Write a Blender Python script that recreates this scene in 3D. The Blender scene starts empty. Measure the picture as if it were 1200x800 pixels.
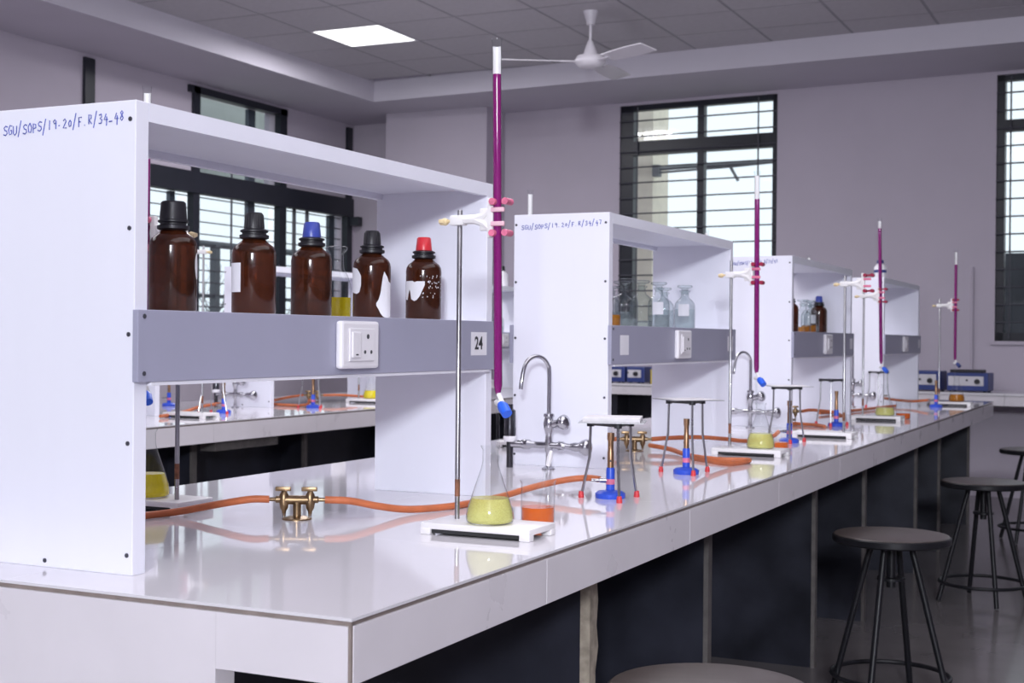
import bpy, bmesh, math, random
from mathutils import Vector, Matrix
random.seed(7)
SC = bpy.context.scene
COL = SC.collection
B = 0.87                      # bench top height above the floor (metres)
PI = math.pi

# ------------------------------------------------------------------ camera
YAW, PITCH, ROLL = 0.44274, -0.00263, 0.00913
cam_d = bpy.data.cameras.new('camera'); cam = bpy.data.objects.new('camera', cam_d); COL.objects.link(cam)
cam_d.sensor_width = 36; cam_d.lens = 1610.5 / 1200 * 36
cam_d.clip_start = 0.05; cam_d.clip_end = 300
cam_d.dof.use_dof = True; cam_d.dof.focus_distance = 2.95; cam_d.dof.aperture_fstop = 9
_R = Vector((math.cos(YAW), math.sin(YAW), 0)); _F = Vector((-math.sin(YAW), math.cos(YAW), 0)); _Z = Vector((0, 0, 1))
fwd = _F * math.cos(PITCH) + _Z * math.sin(PITCH); up = -_F * math.sin(PITCH) + _Z * math.cos(PITCH)
cx = _R * math.cos(ROLL) + up * math.sin(ROLL); cy = -_R * math.sin(ROLL) + up * math.cos(ROLL)
cm = Matrix((cx, cy, -fwd)).transposed().to_4x4(); cm.translation = (1.0878, -1.7463, 0.42 + B)
cam.matrix_world = cm
SC.camera = cam

# ------------------------------------------------------------------ sky, lights, exposure
w = bpy.data.worlds.new('sky'); SC.world = w; w.use_nodes = True
bg = w.node_tree.nodes['Background']; bg.inputs[0].default_value = (0.84, 0.93, 1.0, 1); bg.inputs[1].default_value = 1.25
SC.view_settings.view_transform = 'Standard'; SC.view_settings.look = 'None'
SC.view_settings.exposure = 0.0; SC.view_settings.gamma = 1; SC.view_settings.use_curve_mapping = False

def area(name, loc, target, size, power, color=(1, 1, 1), sy=None, spread=PI):
    d = bpy.data.lights.new(name, 'AREA'); d.energy = power; d.color = color; d.size = size; d.spread = spread
    if sy: d.shape = 'RECTANGLE'; d.size_y = sy
    o = bpy.data.objects.new(name, d); COL.objects.link(o); o.location = loc
    o.rotation_euler = (Vector(target) - Vector(loc)).to_track_quat('-Z', 'Y').to_euler()
    return o
area('key_lamp', (3.7, -8.2, 3.40), (-1.2, 4.0, 1.3), 0.9, 740, (0.90, 0.94, 1.0))
area('overhead_area_light', (0.6, 0.6, 3.68), (0.6, 0.6, 0), 3.6, 110, (0.96, 0.94, 1.0), 5.0)  # added soft fill standing in for unseen ceiling panels, no fixture modelled
area('overhead_area_light', (-2.2, 5.2, 3.68), (-2.2, 5.2, 0), 2.2, 115, (0.97, 0.95, 1.0), 3.2)  # added fill to brighten the far wall and left sides, no fixture here
area('overhead_area_light', (-4.83, 7.85, 3.70), (-4.83, 7.85, 0), 0.55, 60, (0.97, 0.96, 1.0))
area('overhead_area_light', (-4.6, 1.5, 3.68), (-4.6, 1.5, 0), 1.8, 60, (0.95, 0.94, 1.0), 4.0)  # unseen overhead light near the left bench, no fixture modelled

# ------------------------------------------------------------------ materials
def nt(name):
    m = bpy.data.materials.new(name); m.use_nodes = True
    return m, m.node_tree.nodes, m.node_tree.links
def mat(name, col, rough=0.5, metal=0.0, var=0.06, scale=8.0, bump=0.0, bscale=60.0, spec=0.5, stretch=(1, 1, 1), coat=0.0, rvar=0.08):
    m, N, L = nt(name); b = N['Principled BSDF']
    tc = N.new('ShaderNodeTexCoord'); mp = N.new('ShaderNodeMapping'); mp.inputs['Scale'].default_value = stretch
    no = N.new('ShaderNodeTexNoise'); no.inputs['Scale'].default_value = scale; no.inputs['Detail'].default_value = 5
    L.new(tc.outputs['Object'], mp.inputs['Vector']); L.new(mp.outputs[0], no.inputs['Vector'])
    cr = N.new('ShaderNodeValToRGB'); cr.color_ramp.elements[0].position = 0.3; cr.color_ramp.elements[1].position = 0.7
    cr.color_ramp.elements[0].color = tuple(max(0, c * (1 - var)) for c in col) + (1,)
    cr.color_ramp.elements[1].color = tuple(min(1, c * (1 + var)) for c in col) + (1,)
    L.new(no.outputs['Fac'], cr.inputs['Fac']); L.new(cr.outputs['Color'], b.inputs['Base Color'])
    mr = N.new('ShaderNodeMapRange'); mr.inputs['To Min'].default_value = max(0.01, rough * (1 - rvar)); mr.inputs['To Max'].default_value = min(1, rough * (1 + rvar))
    L.new(no.outputs['Fac'], mr.inputs['Value']); L.new(mr.outputs[0], b.inputs['Roughness'])
    b.inputs['Metallic'].default_value = metal; b.inputs['Specular IOR Level'].default_value = spec; b.inputs['Coat Weight'].default_value = coat
    if bump:
        n2 = N.new('ShaderNodeTexNoise'); n2.inputs['Scale'].default_value = bscale; n2.inputs['Detail'].default_value = 4
        L.new(mp.outputs[0], n2.inputs['Vector'])
        bp = N.new('ShaderNodeBump'); bp.inputs['Strength'].default_value = bump; bp.inputs['Distance'].default_value = 0.004
        L.new(n2.outputs['Fac'], bp.inputs['Height']); L.new(bp.outputs[0], b.inputs['Normal'])
    return m
def glass(name, tint=(0.97, 0.98, 0.98), edge=(0.66, 0.68, 0.70), rough=0.02, refl=0.04, power=2.5):
    """thin clear glass: tinted transmission that thickens toward grazing view, plus Fresnel reflection"""
    m, N, L = nt(name); N.remove(N['Principled BSDF']); out = N['Material Output']
    lw = N.new('ShaderNodeLayerWeight'); lw.inputs['Blend'].default_value = 0.5
    pw = N.new('ShaderNodeMath'); pw.operation = 'POWER'; pw.inputs[1].default_value = power; L.new(lw.outputs['Facing'], pw.inputs[0])
    mx = N.new('ShaderNodeMix'); mx.data_type = 'RGBA'; mx.inputs['A'].default_value = tint + (1,); mx.inputs['B'].default_value = edge + (1,)
    L.new(pw.outputs[0], mx.inputs['Factor'])
    tr = N.new('ShaderNodeBsdfTransparent'); L.new(mx.outputs['Result'], tr.inputs['Color'])
    gl = N.new('ShaderNodeBsdfGlossy'); no = N.new('ShaderNodeTexNoise'); no.inputs['Scale'].default_value = 30
    mr = N.new('ShaderNodeMapRange'); mr.inputs['To Min'].default_value = rough; mr.inputs['To Max'].default_value = rough * 2.5
    L.new(no.outputs['Fac'], mr.inputs['Value']); L.new(mr.outputs[0], gl.inputs['Roughness'])
    p5 = N.new('ShaderNodeMath'); p5.operation = 'POWER'; p5.inputs[1].default_value = 5; L.new(lw.outputs['Facing'], p5.inputs[0])
    fr = N.new('ShaderNodeMapRange'); fr.inputs['To Min'].default_value = refl; fr.inputs['To Max'].default_value = 0.9; L.new(p5.outputs[0], fr.inputs['Value'])
    ms = N.new('ShaderNodeMixShader'); L.new(fr.outputs[0], ms.inputs['Fac']); L.new(tr.outputs[0], ms.inputs[1]); L.new(gl.outputs[0], ms.inputs[2])
    L.new(ms.outputs[0], out.inputs['Surface'])
    return m
def liquid(name, col, tint, fac=0.5, rough=0.06, var=0.2, scale=40):
    """coloured liquid or dark glass: part body colour, part tinted see-through"""
    m, N, L = nt(name); b = N['Principled BSDF']; out = N['Material Output']
    no = N.new('ShaderNodeTexNoise'); no.inputs['Scale'].default_value = scale; no.inputs['Detail'].default_value = 3
    cr = N.new('ShaderNodeValToRGB'); cr.color_ramp.elements[0].position = 0.35; cr.color_ramp.elements[1].position = 0.65
    cr.color_ramp.elements[0].color = tuple(c * (1 - var) for c in col) + (1,); cr.color_ramp.elements[1].color = tuple(min(1, c * (1 + var)) for c in col) + (1,)
    L.new(no.outputs['Fac'], cr.inputs['Fac']); L.new(cr.outputs['Color'], b.inputs['Base Color'])
    b.inputs['Roughness'].default_value = rough
    tr = N.new('ShaderNodeBsdfTransparent'); tr.inputs['Color'].default_value = tint + (1,)
    ms = N.new('ShaderNodeMixShader'); ms.inputs['Fac'].default_value = fac
    L.new(tr.outputs[0], ms.inputs[1]); L.new(b.outputs[0], ms.inputs[2]); L.new(ms.outputs[0], out.inputs['Surface'])
    return m
def emit(name, col, s):
    m, N, L = nt(name); N.remove(N['Principled BSDF']); e = N.new('ShaderNodeEmission'); e.inputs[0].default_value = col + (1,); e.inputs[1].default_value = s
    L.new(e.outputs[0], N['Material Output'].inputs['Surface']); return m

M = dict(
    wall=mat('lilac_wall_paint', (0.45, 0.405, 0.475), 0.75, var=0.03, scale=2, bump=0.15, bscale=90),
    soffit=mat('soffit_paint', (0.56, 0.53, 0.60), 0.8, var=0.02, scale=2),
    tile_c=mat('mineral_ceiling_tile', (0.52, 0.50, 0.53), 0.9, var=0.04, scale=20, bump=0.3, bscale=160),
    grid=mat('ceiling_grid_metal', (0.30, 0.29, 0.32), 0.6),
    floor=mat('polished_grey_floor', (0.17, 0.155, 0.16), 0.16, var=0.12, scale=3, spec=0.5),
    top=mat('glossy_white_bench_tile', (0.76, 0.735, 0.775), 0.045, var=0.015, scale=3, spec=0.6),
    apron=mat('white_apron_tile', (0.74, 0.70, 0.74), 0.28, var=0.035, scale=5, spec=0.4),
    grout=mat('brown_grout', (0.27, 0.22, 0.20), 0.7, var=0.15, scale=30),
    granite=mat('black_granite', (0.017, 0.018, 0.028), 0.36, var=0.5, scale=4, spec=0.45, bump=0.05, bscale=20, rvar=0.4),
    granite_edge=mat('raw_granite_edge', (0.10, 0.09, 0.088), 0.7, var=0.25, scale=20),
    putty=mat('flaking_putty', (0.36, 0.31, 0.25), 0.85, var=0.3, scale=30, bump=0.6, bscale=70),
    lam=mat('white_laminate', (0.82, 0.82, 0.91), 0.42, var=0.012, scale=3, stretch=(3, 3, 0.4), spec=0.35),
    lam_edge=mat('laminate_edge_band', (0.80, 0.79, 0.86), 0.4, var=0.01),
    rail=mat('grey_laminate', (0.35, 0.35, 0.455), 0.42, var=0.03, scale=4),
    screw=mat('dark_screw', (0.09, 0.09, 0.11), 0.5, metal=0.6),
    ink=mat('blue_ink', (0.06, 0.085, 0.42), 0.6, var=0.25, scale=90),
    plastic=mat('white_plastic', (0.82, 0.80, 0.84), 0.3, var=0.01),
    paper=mat('white_paper', (0.78, 0.77, 0.82), 0.8, var=0.03, scale=20),
    black_print=mat('black_print', (0.03, 0.03, 0.035), 0.7),
    hole=mat('socket_shadow', (0.06, 0.06, 0.07), 0.8),
    amber=liquid('amber_glass', (0.042, 0.013, 0.006), (0.60, 0.22, 0.06), 0.74, 0.12, 0.25, 9),
    cap_black=mat('black_cap', (0.016, 0.015, 0.020), 0.45, var=0.15),
    cap_blue=mat('blue_cap', (0.055, 0.085, 0.42), 0.35), cap_red=mat('red_cap', (0.72, 0.035, 0.05), 0.35),
    glass=glass('clear_glass', edge=(0.30, 0.32, 0.35), power=5.0), pane=glass('window_glass', (0.97, 0.985, 0.99), (0.8, 0.85, 0.87), refl=0.02),
    bottle_glass=glass('bottle_glass', (0.90, 0.93, 0.93), (0.36, 0.39, 0.41), power=3.0),
    yellow=liquid('pale_yellow_solution', (0.84, 0.80, 0.27), (0.97, 0.96, 0.66), 0.55, 0.1, 0.3, 60),
    strong_yellow=liquid('strong_yellow_solution', (0.97, 0.80, 0.03), (0.95, 0.85, 0.15), 0.7, 0.1, 0.1, 30),
    orange=liquid('orange_solution', (0.82, 0.17, 0.008), (0.95, 0.35, 0.05), 0.7, 0.1, 0.12, 40),
    amberliq=liquid('amber_solution', (0.55, 0.22, 0.02), (0.9, 0.55, 0.1), 0.6, 0.1, 0.2, 40),
    water=liquid('clear_water', (0.68, 0.72, 0.74), (0.9, 0.93, 0.93), 0.15, 0.05, 0.1, 30),
    purple=liquid('purple_permanganate', (0.33, 0.014, 0.22), (0.62, 0.06, 0.48), 0.7, 0.08, 0.15, 20),
    chrome=mat('chrome', (0.50, 0.50, 0.53), 0.12, metal=1.0, var=0.04), steel=mat('steel_rod', (0.42, 0.42, 0.44), 0.28, metal=1.0, var=0.1, scale=25),
    dark_chrome=mat('dark_chrome', (0.10, 0.10, 0.11), 0.18, metal=1.0, var=0.2),
    rust=mat('rust_stain', (0.22, 0.09, 0.05), 0.7, var=0.4, scale=60),
    brass=mat('aged_brass', (0.30, 0.205, 0.115), 0.36, metal=1.0, var=0.3, scale=40), copper=mat('bronze_tube', (0.40, 0.24, 0.14), 0.35, metal=1.0, var=0.25, scale=30),
    hose=mat('orange_rubber', (0.55, 0.15, 0.055), 0.55, var=0.12, scale=25), enamel=mat('white_enamel', (0.82, 0.80, 0.81), 0.3, var=0.02),
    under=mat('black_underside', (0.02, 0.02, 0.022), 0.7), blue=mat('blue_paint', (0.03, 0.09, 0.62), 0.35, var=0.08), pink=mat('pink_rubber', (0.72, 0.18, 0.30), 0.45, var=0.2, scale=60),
    pinkw=mat('pale_pink_rubber', (0.82, 0.52, 0.60), 0.5), red=mat('red_rubber', (0.68, 0.05, 0.06), 0.45), maroon=mat('maroon_rubber', (0.32, 0.01, 0.05), 0.45),
    cream=mat('cream_plastic', (0.78, 0.62, 0.36), 0.45), cream_w=mat('white_coated_alloy', (0.84, 0.82, 0.82), 0.35),
    blueplastic=mat('bright_blue_plastic', (0.02, 0.13, 0.80), 0.35), iron=mat('black_iron', (0.03, 0.03, 0.036), 0.5, var=0.2), ceramic=mat('ceramic_gauze', (0.74, 0.72, 0.74), 0.7, var=0.05, scale=50),
    wire=mat('wire_mesh', (0.40, 0.40, 0.42), 0.4, metal=0.8),
    seat=mat('worn_stool_seat', (0.075, 0.060, 0.056), 0.36, var=0.25, scale=9, stretch=(1, 9, 1)), stool=mat('black_steel', (0.009, 0.009, 0.012), 0.4, var=0.2, spec=0.3),
    frame=mat('black_window_frame', (0.010, 0.012, 0.020), 0.4, var=0.1), sash=mat('grey_sash', (0.07, 0.085, 0.11), 0.4), rod=mat('grille_rod', (0.06, 0.06, 0.075), 0.5),
    fan=mat('white_fan_enamel', (0.72, 0.69, 0.74), 0.35, var=0.02), led=emit('led_diffuser', (1, 1, 1), 3.0),
    navy=mat('navy_case', (0.03, 0.05, 0.20), 0.4, var=0.1), bluecase=mat('blue_case', (0.03, 0.09, 0.36), 0.4), face=mat('pale_front_panel', (0.60, 0.58, 0.62), 0.4),
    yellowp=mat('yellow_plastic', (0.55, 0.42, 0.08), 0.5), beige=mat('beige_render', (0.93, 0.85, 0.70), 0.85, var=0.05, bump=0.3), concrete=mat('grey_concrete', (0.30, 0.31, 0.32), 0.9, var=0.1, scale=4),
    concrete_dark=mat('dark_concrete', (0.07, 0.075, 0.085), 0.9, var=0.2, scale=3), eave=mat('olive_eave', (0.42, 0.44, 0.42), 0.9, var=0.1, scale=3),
    bark=mat('bare_bark', (0.20, 0.20, 0.22), 0.9, var=0.2), rail_out=mat('grey_railing_paint', (0.10, 0.11, 0.13), 0.5), ground=mat('outside_ground', (0.35, 0.34, 0.30), 0.95, var=0.2, scale=0.5),
)

# ------------------------------------------------------------------ mesh helpers
def box(bm, x0, x1, y0, y1, z0, z1, bev=0.0, seg=2):
    r = bmesh.ops.create_cube(bm, size=1.0); vs = r['verts']
    for v in vs:
        v.co = Vector(((x0 + x1) / 2 + v.co.x * (x1 - x0), (y0 + y1) / 2 + v.co.y * (y1 - y0), (z0 + z1) / 2 + v.co.z * (z1 - z0)))
    if bev:
        es = list({e for v in vs for e in v.link_edges})
        bmesh.ops.bevel(bm, geom=es, offset=bev, segments=seg, affect='EDGES', profile=0.5)
def lathe(bm, prof, n=24, o=(0, 0, 0), cap0=True, cap1=True):
    rings = []
    for r, z in prof:
        rings.append([bm.verts.new((o[0] + r * math.cos(2 * PI * i / n), o[1] + r * math.sin(2 * PI * i / n), o[2] + z)) for i in range(n)])
    for a, b in zip(rings, rings[1:]):
        for i in range(n):
            bm.faces.new((a[i], a[(i + 1) % n], b[(i + 1) % n], b[i]))
    if cap0: bm.faces.new(list(reversed(rings[0])))
    if cap1: bm.faces.new(rings[-1])
def tube(bm, pts, r, n=10, caps=True):
    pts = [Vector(p) for p in pts]; k = len(pts)
    rs = r if isinstance(r, (list, tuple)) else [r] * k
    T = [((pts[min(i + 1, k - 1)] - pts[max(i - 1, 0)]).normalized()) for i in range(k)]
    ref = Vector((0, 0, 1)) if abs(T[0].z) < 0.9 else Vector((1, 0, 0))
    u = T[0].cross(ref).normalized(); rings = []
    for i in range(k):
        u = (u - T[i] * u.dot(T[i])).normalized(); v = T[i].cross(u)
        rings.append([bm.verts.new(pts[i] + (u * math.cos(2 * PI * j / n) + v * math.sin(2 * PI * j / n)) * rs[i]) for j in range(n)])
    for a, b in zip(rings, rings[1:]):
        for j in range(n):
            bm.faces.new((a[j], a[(j + 1) % n], b[(j + 1) % n], b[j]))
    if caps: bm.faces.new(list(reversed(rings[0]))); bm.faces.new(rings[-1])
def torus(bm, R, r, z, n=32, m=8):
    tube_pts = [(R * math.cos(2 * PI * i / n), R * math.sin(2 * PI * i / n), z) for i in range(n)]
    rings = []
    for i in range(n):
        a = 2 * PI * i / n
        rings.append([bm.verts.new(((R + r * math.cos(2 * PI * j / m)) * math.cos(a), (R + r * math.cos(2 * PI * j / m)) * math.sin(a), z + r * math.sin(2 * PI * j / m))) for j in range(m)])
    for i in range(n):
        a, b = rings[i], rings[(i + 1) % n]
        for j in range(m): bm.faces.new((a[j], b[j], b[(j + 1) % m], a[(j + 1) % m]))
def prism(bm, poly, z0, z1):
    lo = [bm.verts.new((x, y, z0)) for x, y in poly]; hi = [bm.verts.new((x, y, z1)) for x, y in poly]; n = len(poly)
    bm.faces.new(list(reversed(lo))); bm.faces.new(hi)
    for i in range(n): bm.faces.new((lo[i], lo[(i + 1) % n], hi[(i + 1) % n], hi[i]))
def smooth_path(pts, sub=6):
    P = [Vector(p) for p in pts]; P = [P[0] * 2 - P[1]] + P + [P[-1] * 2 - P[-2]]; out = []
    for i in range(1, len(P) - 2):
        for s in range(sub):
            t = s / sub; a, b, c, d = P[i - 1], P[i], P[i + 1], P[i + 2]
            out.append(0.5 * ((2 * b) + (-a + c) * t + (2 * a - 5 * b + 4 * c - d) * t * t + (-a + 3 * b - 3 * c + d) * t ** 3))
    out.append(P[-2]); return out
def patch(bm, r, cols, o=(0, 0, 0), t=0.0006):
    """paper stuck on a cylinder: cols = [(angle, zlo, zhi)]"""
    prev = None
    for a, z0, z1 in cols:
        c, s = math.cos(a), math.sin(a)
        q = [bm.verts.new((o[0] + rr * c, o[1] + rr * s, o[2] + z)) for rr in (r, r + t) for z in (z0, z1)]
        if prev:
            for i, j in ((2, 3), (0, 1), (1, 3), (0, 2)):
                bm.faces.new((prev[i], q[i], q[j], prev[j]))
        prev = q
def obj(name, bm, m, parent=None, ang=40, label=None, kind=None):
    bmesh.ops.recalc_face_normals(bm, faces=bm.faces[:])
    me = bpy.data.meshes.new(name); bm.to_mesh(me); bm.free()
    me.materials.append(M[m] if isinstance(m, str) else m)
    me.polygons.foreach_set('use_smooth', [True] * len(me.polygons)); me.set_sharp_from_angle(angle=math.radians(ang))
    o = bpy.data.objects.new(name, me); COL.objects.link(o)
    if parent is not None: o.parent = parent
    if label: o['label'] = label
    if kind: o['kind'] = kind
    return o
def mk(name, fn, m, parent=None, **k):
    bm = bmesh.new(); fn(bm); return obj(name, bm, m, parent, **k)
def bx(name, m, parent, *a, bev=0.0, **k):
    k.setdefault('ang', 15)
    bm = bmesh.new(); box(bm, *a, bev=bev); return obj(name, bm, m, parent, **k)
def tag(o, label, cat, group=None):
    o['label'] = label; o['category'] = cat
    if group: o['group'] = group
    return o
def thing(name, loc, rz=0.0, label='', cat='', group=None):
    o = bpy.data.objects.new(name, None); COL.objects.link(o); o.empty_display_size = 0.05
    o.location = loc; o.rotation_euler = (0, 0, rz); return tag(o, label, cat, group)
def dup(root, loc, rz=None, label=None, group=None, skip=()):
    def cp(o, par):
        c = o.copy(); COL.objects.link(c)
        if par is not None: c.parent = par; c.matrix_parent_inverse = o.matrix_parent_inverse.copy()
        for ch in list(o.children):
            if ch.name.split('.')[0] not in skip: cp(ch, c)
        return c
    r = cp(root, None); r.location = loc
    if rz is not None: r.rotation_euler = (0, 0, rz)
    if label: r['label'] = label
    if group: r['group'] = group
    return r
def piece(src, loc, rz=0.0, parent=None):
    c = src.copy(); COL.objects.link(c); c.location = loc; c.rotation_euler = (0, 0, rz); c.parent = parent; return c
def struct(o): o['kind'] = 'structure'; return o
def sroot(name, loc=(0, 0, 0), rz=0.0):
    o = bpy.data.objects.new(name, None); COL.objects.link(o); o.location = loc; o.rotation_euler = (0, 0, rz); return struct(o)

# ------------------------------------------------------------------ the room
XL, ZS, ZC = -6.78, 2.68 + B, 2.88 + B
FA = -math.atan(0.0768); FO = (0, 10.34, 0)           # far wall stands a few degrees off square
XR, YB = 4.6, -9.4
struct(bx('floor', 'floor', None, XL - 0.3, XR + 0.3, YB - 0.3, 11.4, -0.15, 0.0))
cei = struct(bx('ceiling', 'soffit', None, XL - 0.3, XR + 0.3, YB - 0.3, 11.4, ZC + 0.02, ZC + 0.2))
# ceiling tiles, hung in a grid
TX, TY, X0, Y0 = 0.666, 0.65, -5.17, 7.56
seed = None
for i in range(-1, 12):
    for j in range(-6, 4):
        x, y = X0 + (i + 0.5) * TX, Y0 + (j + 0.5) * TY
        if i == 0 and j == 0: continue
        if y + TY / 2 > 9.62 - 0.0735 * (x + 5.81) + 0.5: continue
        if seed is None:
            seed = bx('ceiling_tile', 'tile_c', cei, -TX / 2 + 0.012, TX / 2 - 0.012, -TY / 2 + 0.012, TY / 2 - 0.012, -0.008, 0.012); seed.location = (x, y, ZC)
        else: piece(seed, (x, y, ZC + random.uniform(-0.001, 0.001)), 0, cei)
def gridfn(bm):
    for i in range(-1, 13): box(bm, X0 + i * TX - 0.014, X0 + i * TX + 0.014, Y0 - 6 * TY, Y0 + 4 * TY, ZC - 0.006, ZC + 0.006)
    for j in range(-6, 5): box(bm, X0 - TX, X0 + 12 * TX, Y0 + j * TY - 0.014, Y0 + j * TY + 0.014, ZC - 0.0055, ZC + 0.0055)
mk('ceiling_grid', gridfn, 'grid', cei, kind='stuff')
led = thing('ceiling_light', (X0 + TX / 2, Y0 + TY / 2, ZC), 0, 'bright square white light panel set flush in the tiled ceiling', 'light')
def ledf(bm):
    a, b = TX / 2 - 0.005, TY / 2 - 0.005
    for q in ((-a, a, -b, -b + 0.02), (-a, a, b - 0.02, b), (-a, -a + 0.02, -b + 0.02, b - 0.02), (a - 0.02, a, -b + 0.02, b - 0.02)): box(bm, *q, -0.008, 0.012)
mk('light_frame', ledf, 'plastic', led)
bx('diffuser', 'led', led, -TX / 2 + 0.025, TX / 2 - 0.025, -TY / 2 + 0.025, TY / 2 - 0.025, -0.004, 0.008)
# dropped bands along the left and far walls
struct(mk('trim_1', lambda bm: prism(bm, [(XL - 0.1, YB), (-5.81, YB), (-5.81, 9.645), (XL - 0.1, 9.72)], ZS, ZC + 0.02), 'soffit'))
struct(mk('trim_2', lambda bm: prism(bm, [(XL - 0.1, 9.72), (-5.81, 9.645), (XR, 8.91), (XR, 10.2), (0, 10.5), (XL - 0.1, 11.1)], ZS, ZC + 0.02), 'soffit'))

# walls
def wl(bm):                                            # left wall around its window: local = world
    t = XL - 0.2
    box(bm, t, XL, YB, 6.76, 0, ZS); box(bm, t, XL, 6.76, 10.77, 0, 0.25 + B); box(bm, t, XL, 10.77, 11.2, 0, ZS)
    box(bm, t, XL, 6.76, 8.13, 1.84 + B, ZS); box(bm, t, XL, 9.50, 10.77, 1.84 + B, ZS); box(bm, t, XL, 8.13, 9.50, 2.62 + B, ZS)
struct(mk('wall_left', wl, 'wall'))
farw = struct(mk('wall_back', lambda bm: (box(bm, -7.1, -3.66, 0, 0.22, 0, ZS), box(bm, -3.66, -2.09, 0, 0.22, 0, 0.43 + B), box(bm, -2.09, -0.19, 0, 0.22, 0, ZS),
      box(bm, -0.19, 1.4, 0, 0.22, 0, 0.43 + B), box(bm, 1.4, 4.6, 0, 0.22, 0, ZS), box(bm, -3.66, -2.09, 0, 0.22, 2.65 + B, ZS), box(bm, -0.19, 1.4, 0, 0.22, 2.65 + B, ZS)), 'wall'))
farw.location = FO; farw.rotation_euler = (0, 0, FA)
struct(bx('wall_right', 'wall', None, XR, XR + 0.2, YB, 10.3, 0, ZC))
struct(bx('wall_front', 'wall', None, XL, XR, YB - 0.2, YB, 0, ZC))
struct(bx('trim_3', 'wall', None, -6.06, -4.92, 10.3, 10.9, 0, ZS))    # column in the far left corner
cp = mk('trim_4', lambda bm: tube(bm, [(-0.37, -0.012, 0.9), (-0.37, -0.012, 1.05 + B)], 0.012, 8), 'wall'); struct(cp); cp.location = FO; cp.rotation_euler = (0, 0, FA)
sl = struct(bx('trim_5', 'wall', None, -0.22, 1.45, -0.03, 0.1, 0.40 + B, 0.43 + B)); sl.location = FO; sl.rotation_euler = (0, 0, FA)

# windows
w1 = sroot('window_1')
for y0, y1, z1 in ((6.75, 6.86, 2.645), (8.12, 8.21, 2.645), (9.45, 9.56, 2.645), (10.68, 10.775, 2.64)):
    bx('window_post', 'frame', w1, XL - 0.04, XL + 0.03, y0, y1, 0.25 + B, z1 + B)
bx('window_crossbar', 'frame', w1, XL - 0.05, XL + 0.05, 6.75, 10.775, 1.69 + B, 1.88 + B)
bx('window_head', 'frame', w1, XL - 0.05, XL + 0.03, 8.06, 9.57, 2.585 + B, 2.65 + B)
bx('window_sill', 'frame', w1, XL - 0.12, XL + 0.03, 6.75, 10.775, 0.25 + B, 0.31 + B)
bx('window_latch', 'frame', w1, XL - 0.02, XL + 0.14, 10.72, 10.8, 1.60 + B, 1.69 + B)
for y0, y1 in ((9.13, 9.24), (10.56, 10.66), (7.98, 8.05)): bx('window_sash', 'sash', w1, XL - 0.16, XL - 0.12, y0, y1, 0.25 + B, (2.6 if y0 > 9.1 and y0 < 9.2 else 1.7) + B)
for y0, y1, z0, z1 in ((6.86, 8.06, .31, 1.69), (8.21, 9.44, .31, 1.69), (9.57, 10.68, .31, 1.69), (8.21, 9.44, 1.88, 2.585)):
    bx('window_pane', 'pane', w1, XL - 0.105, XL - 0.10, y0, y1, z0 + B, z1 + B)
for k in range(13):
    z = 1.67 - 0.11 * k; mk('window_bar', lambda bm: tube(bm, [(XL - 0.06, 6.86, z + B), (XL - 0.06, 10.68, z + B)], 0.006, 6), 'rod', w1)
for z in (1.98, 2.10): mk('window_bar', lambda bm: tube(bm, [(XL - 0.06, 8.2, z + B), (XL - 0.06, 9.44, z + B)], 0.006, 6), 'rod', w1)
for y, r, zt in ((8.80, .010, 2.2), (9.83, .020, 1.7), (10.06, .020, 1.7), (7.4, .01, 1.7)):
    mk('window_bar', lambda bm: tube(bm, [(XL - 0.065, y, .3 + B), (XL - 0.065, y, zt + B)], r, 6), 'rod', w1)
def far_window(name, x0, x1, xm, jl, jr, trans, vbars, hmax):
    w_ = sroot(name, FO, FA)
    def F(n, a0, a1, b0, b1, m='frame', d=0.0): bx(n, m, w_, a0, a1, 0.02 + d, 0.10 - d, b0 + B, b1 + B)
    F('window_jamb', x0, x0 + jl, .43, 2.65); F('window_jamb', x1 - jr, x1, .43, 2.65); F('window_head', x0, x1, 2.60, 2.65); F('window_sill', x0, x1, .43, .50)
    for q in xm: F('window_mullion', q - .033, q + .033, .43, 2.65, d=0.004)
    F('window_transom', x0, x1, trans[0], trans[1], d=-0.004)
    edges = [x0 + jl] + sorted(xm) + [x1 - jr]
    for a, b in zip(edges, edges[1:]):
        bx('window_pane', 'pane', w_, a, b, .058, .062, .5 + B, trans[0] + B); bx('window_pane', 'pane', w_, a, b, .058, .062, trans[1] + B, 2.6 + B)
    k = 0
    while hmax - .147 * k > .5:
        z = hmax - .147 * k; k += 1
        mk('window_bar', lambda bm: tube(bm, [(x0, 0.0, z + B), (x1, 0.0, z + B)], .0075, 6), 'rod', w_)
    for x in vbars: mk('window_bar', lambda bm: tube(bm, [(x, 0.0, .45 + B), (x, 0.0, 2.63 + B)], .0075, 6), 'rod', w_)
    return w_
far_window('window_2', -3.66, -2.09, [-2.84], .135, .05, (2.175, 2.305), (-3.475, -2.27), 2.497)
far_window('window_3', -0.19, 1.4, [0.62], .065, .06, (2.18, 2.275), [-.075 + .15 * k for k in range(9)], 2.497)

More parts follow.
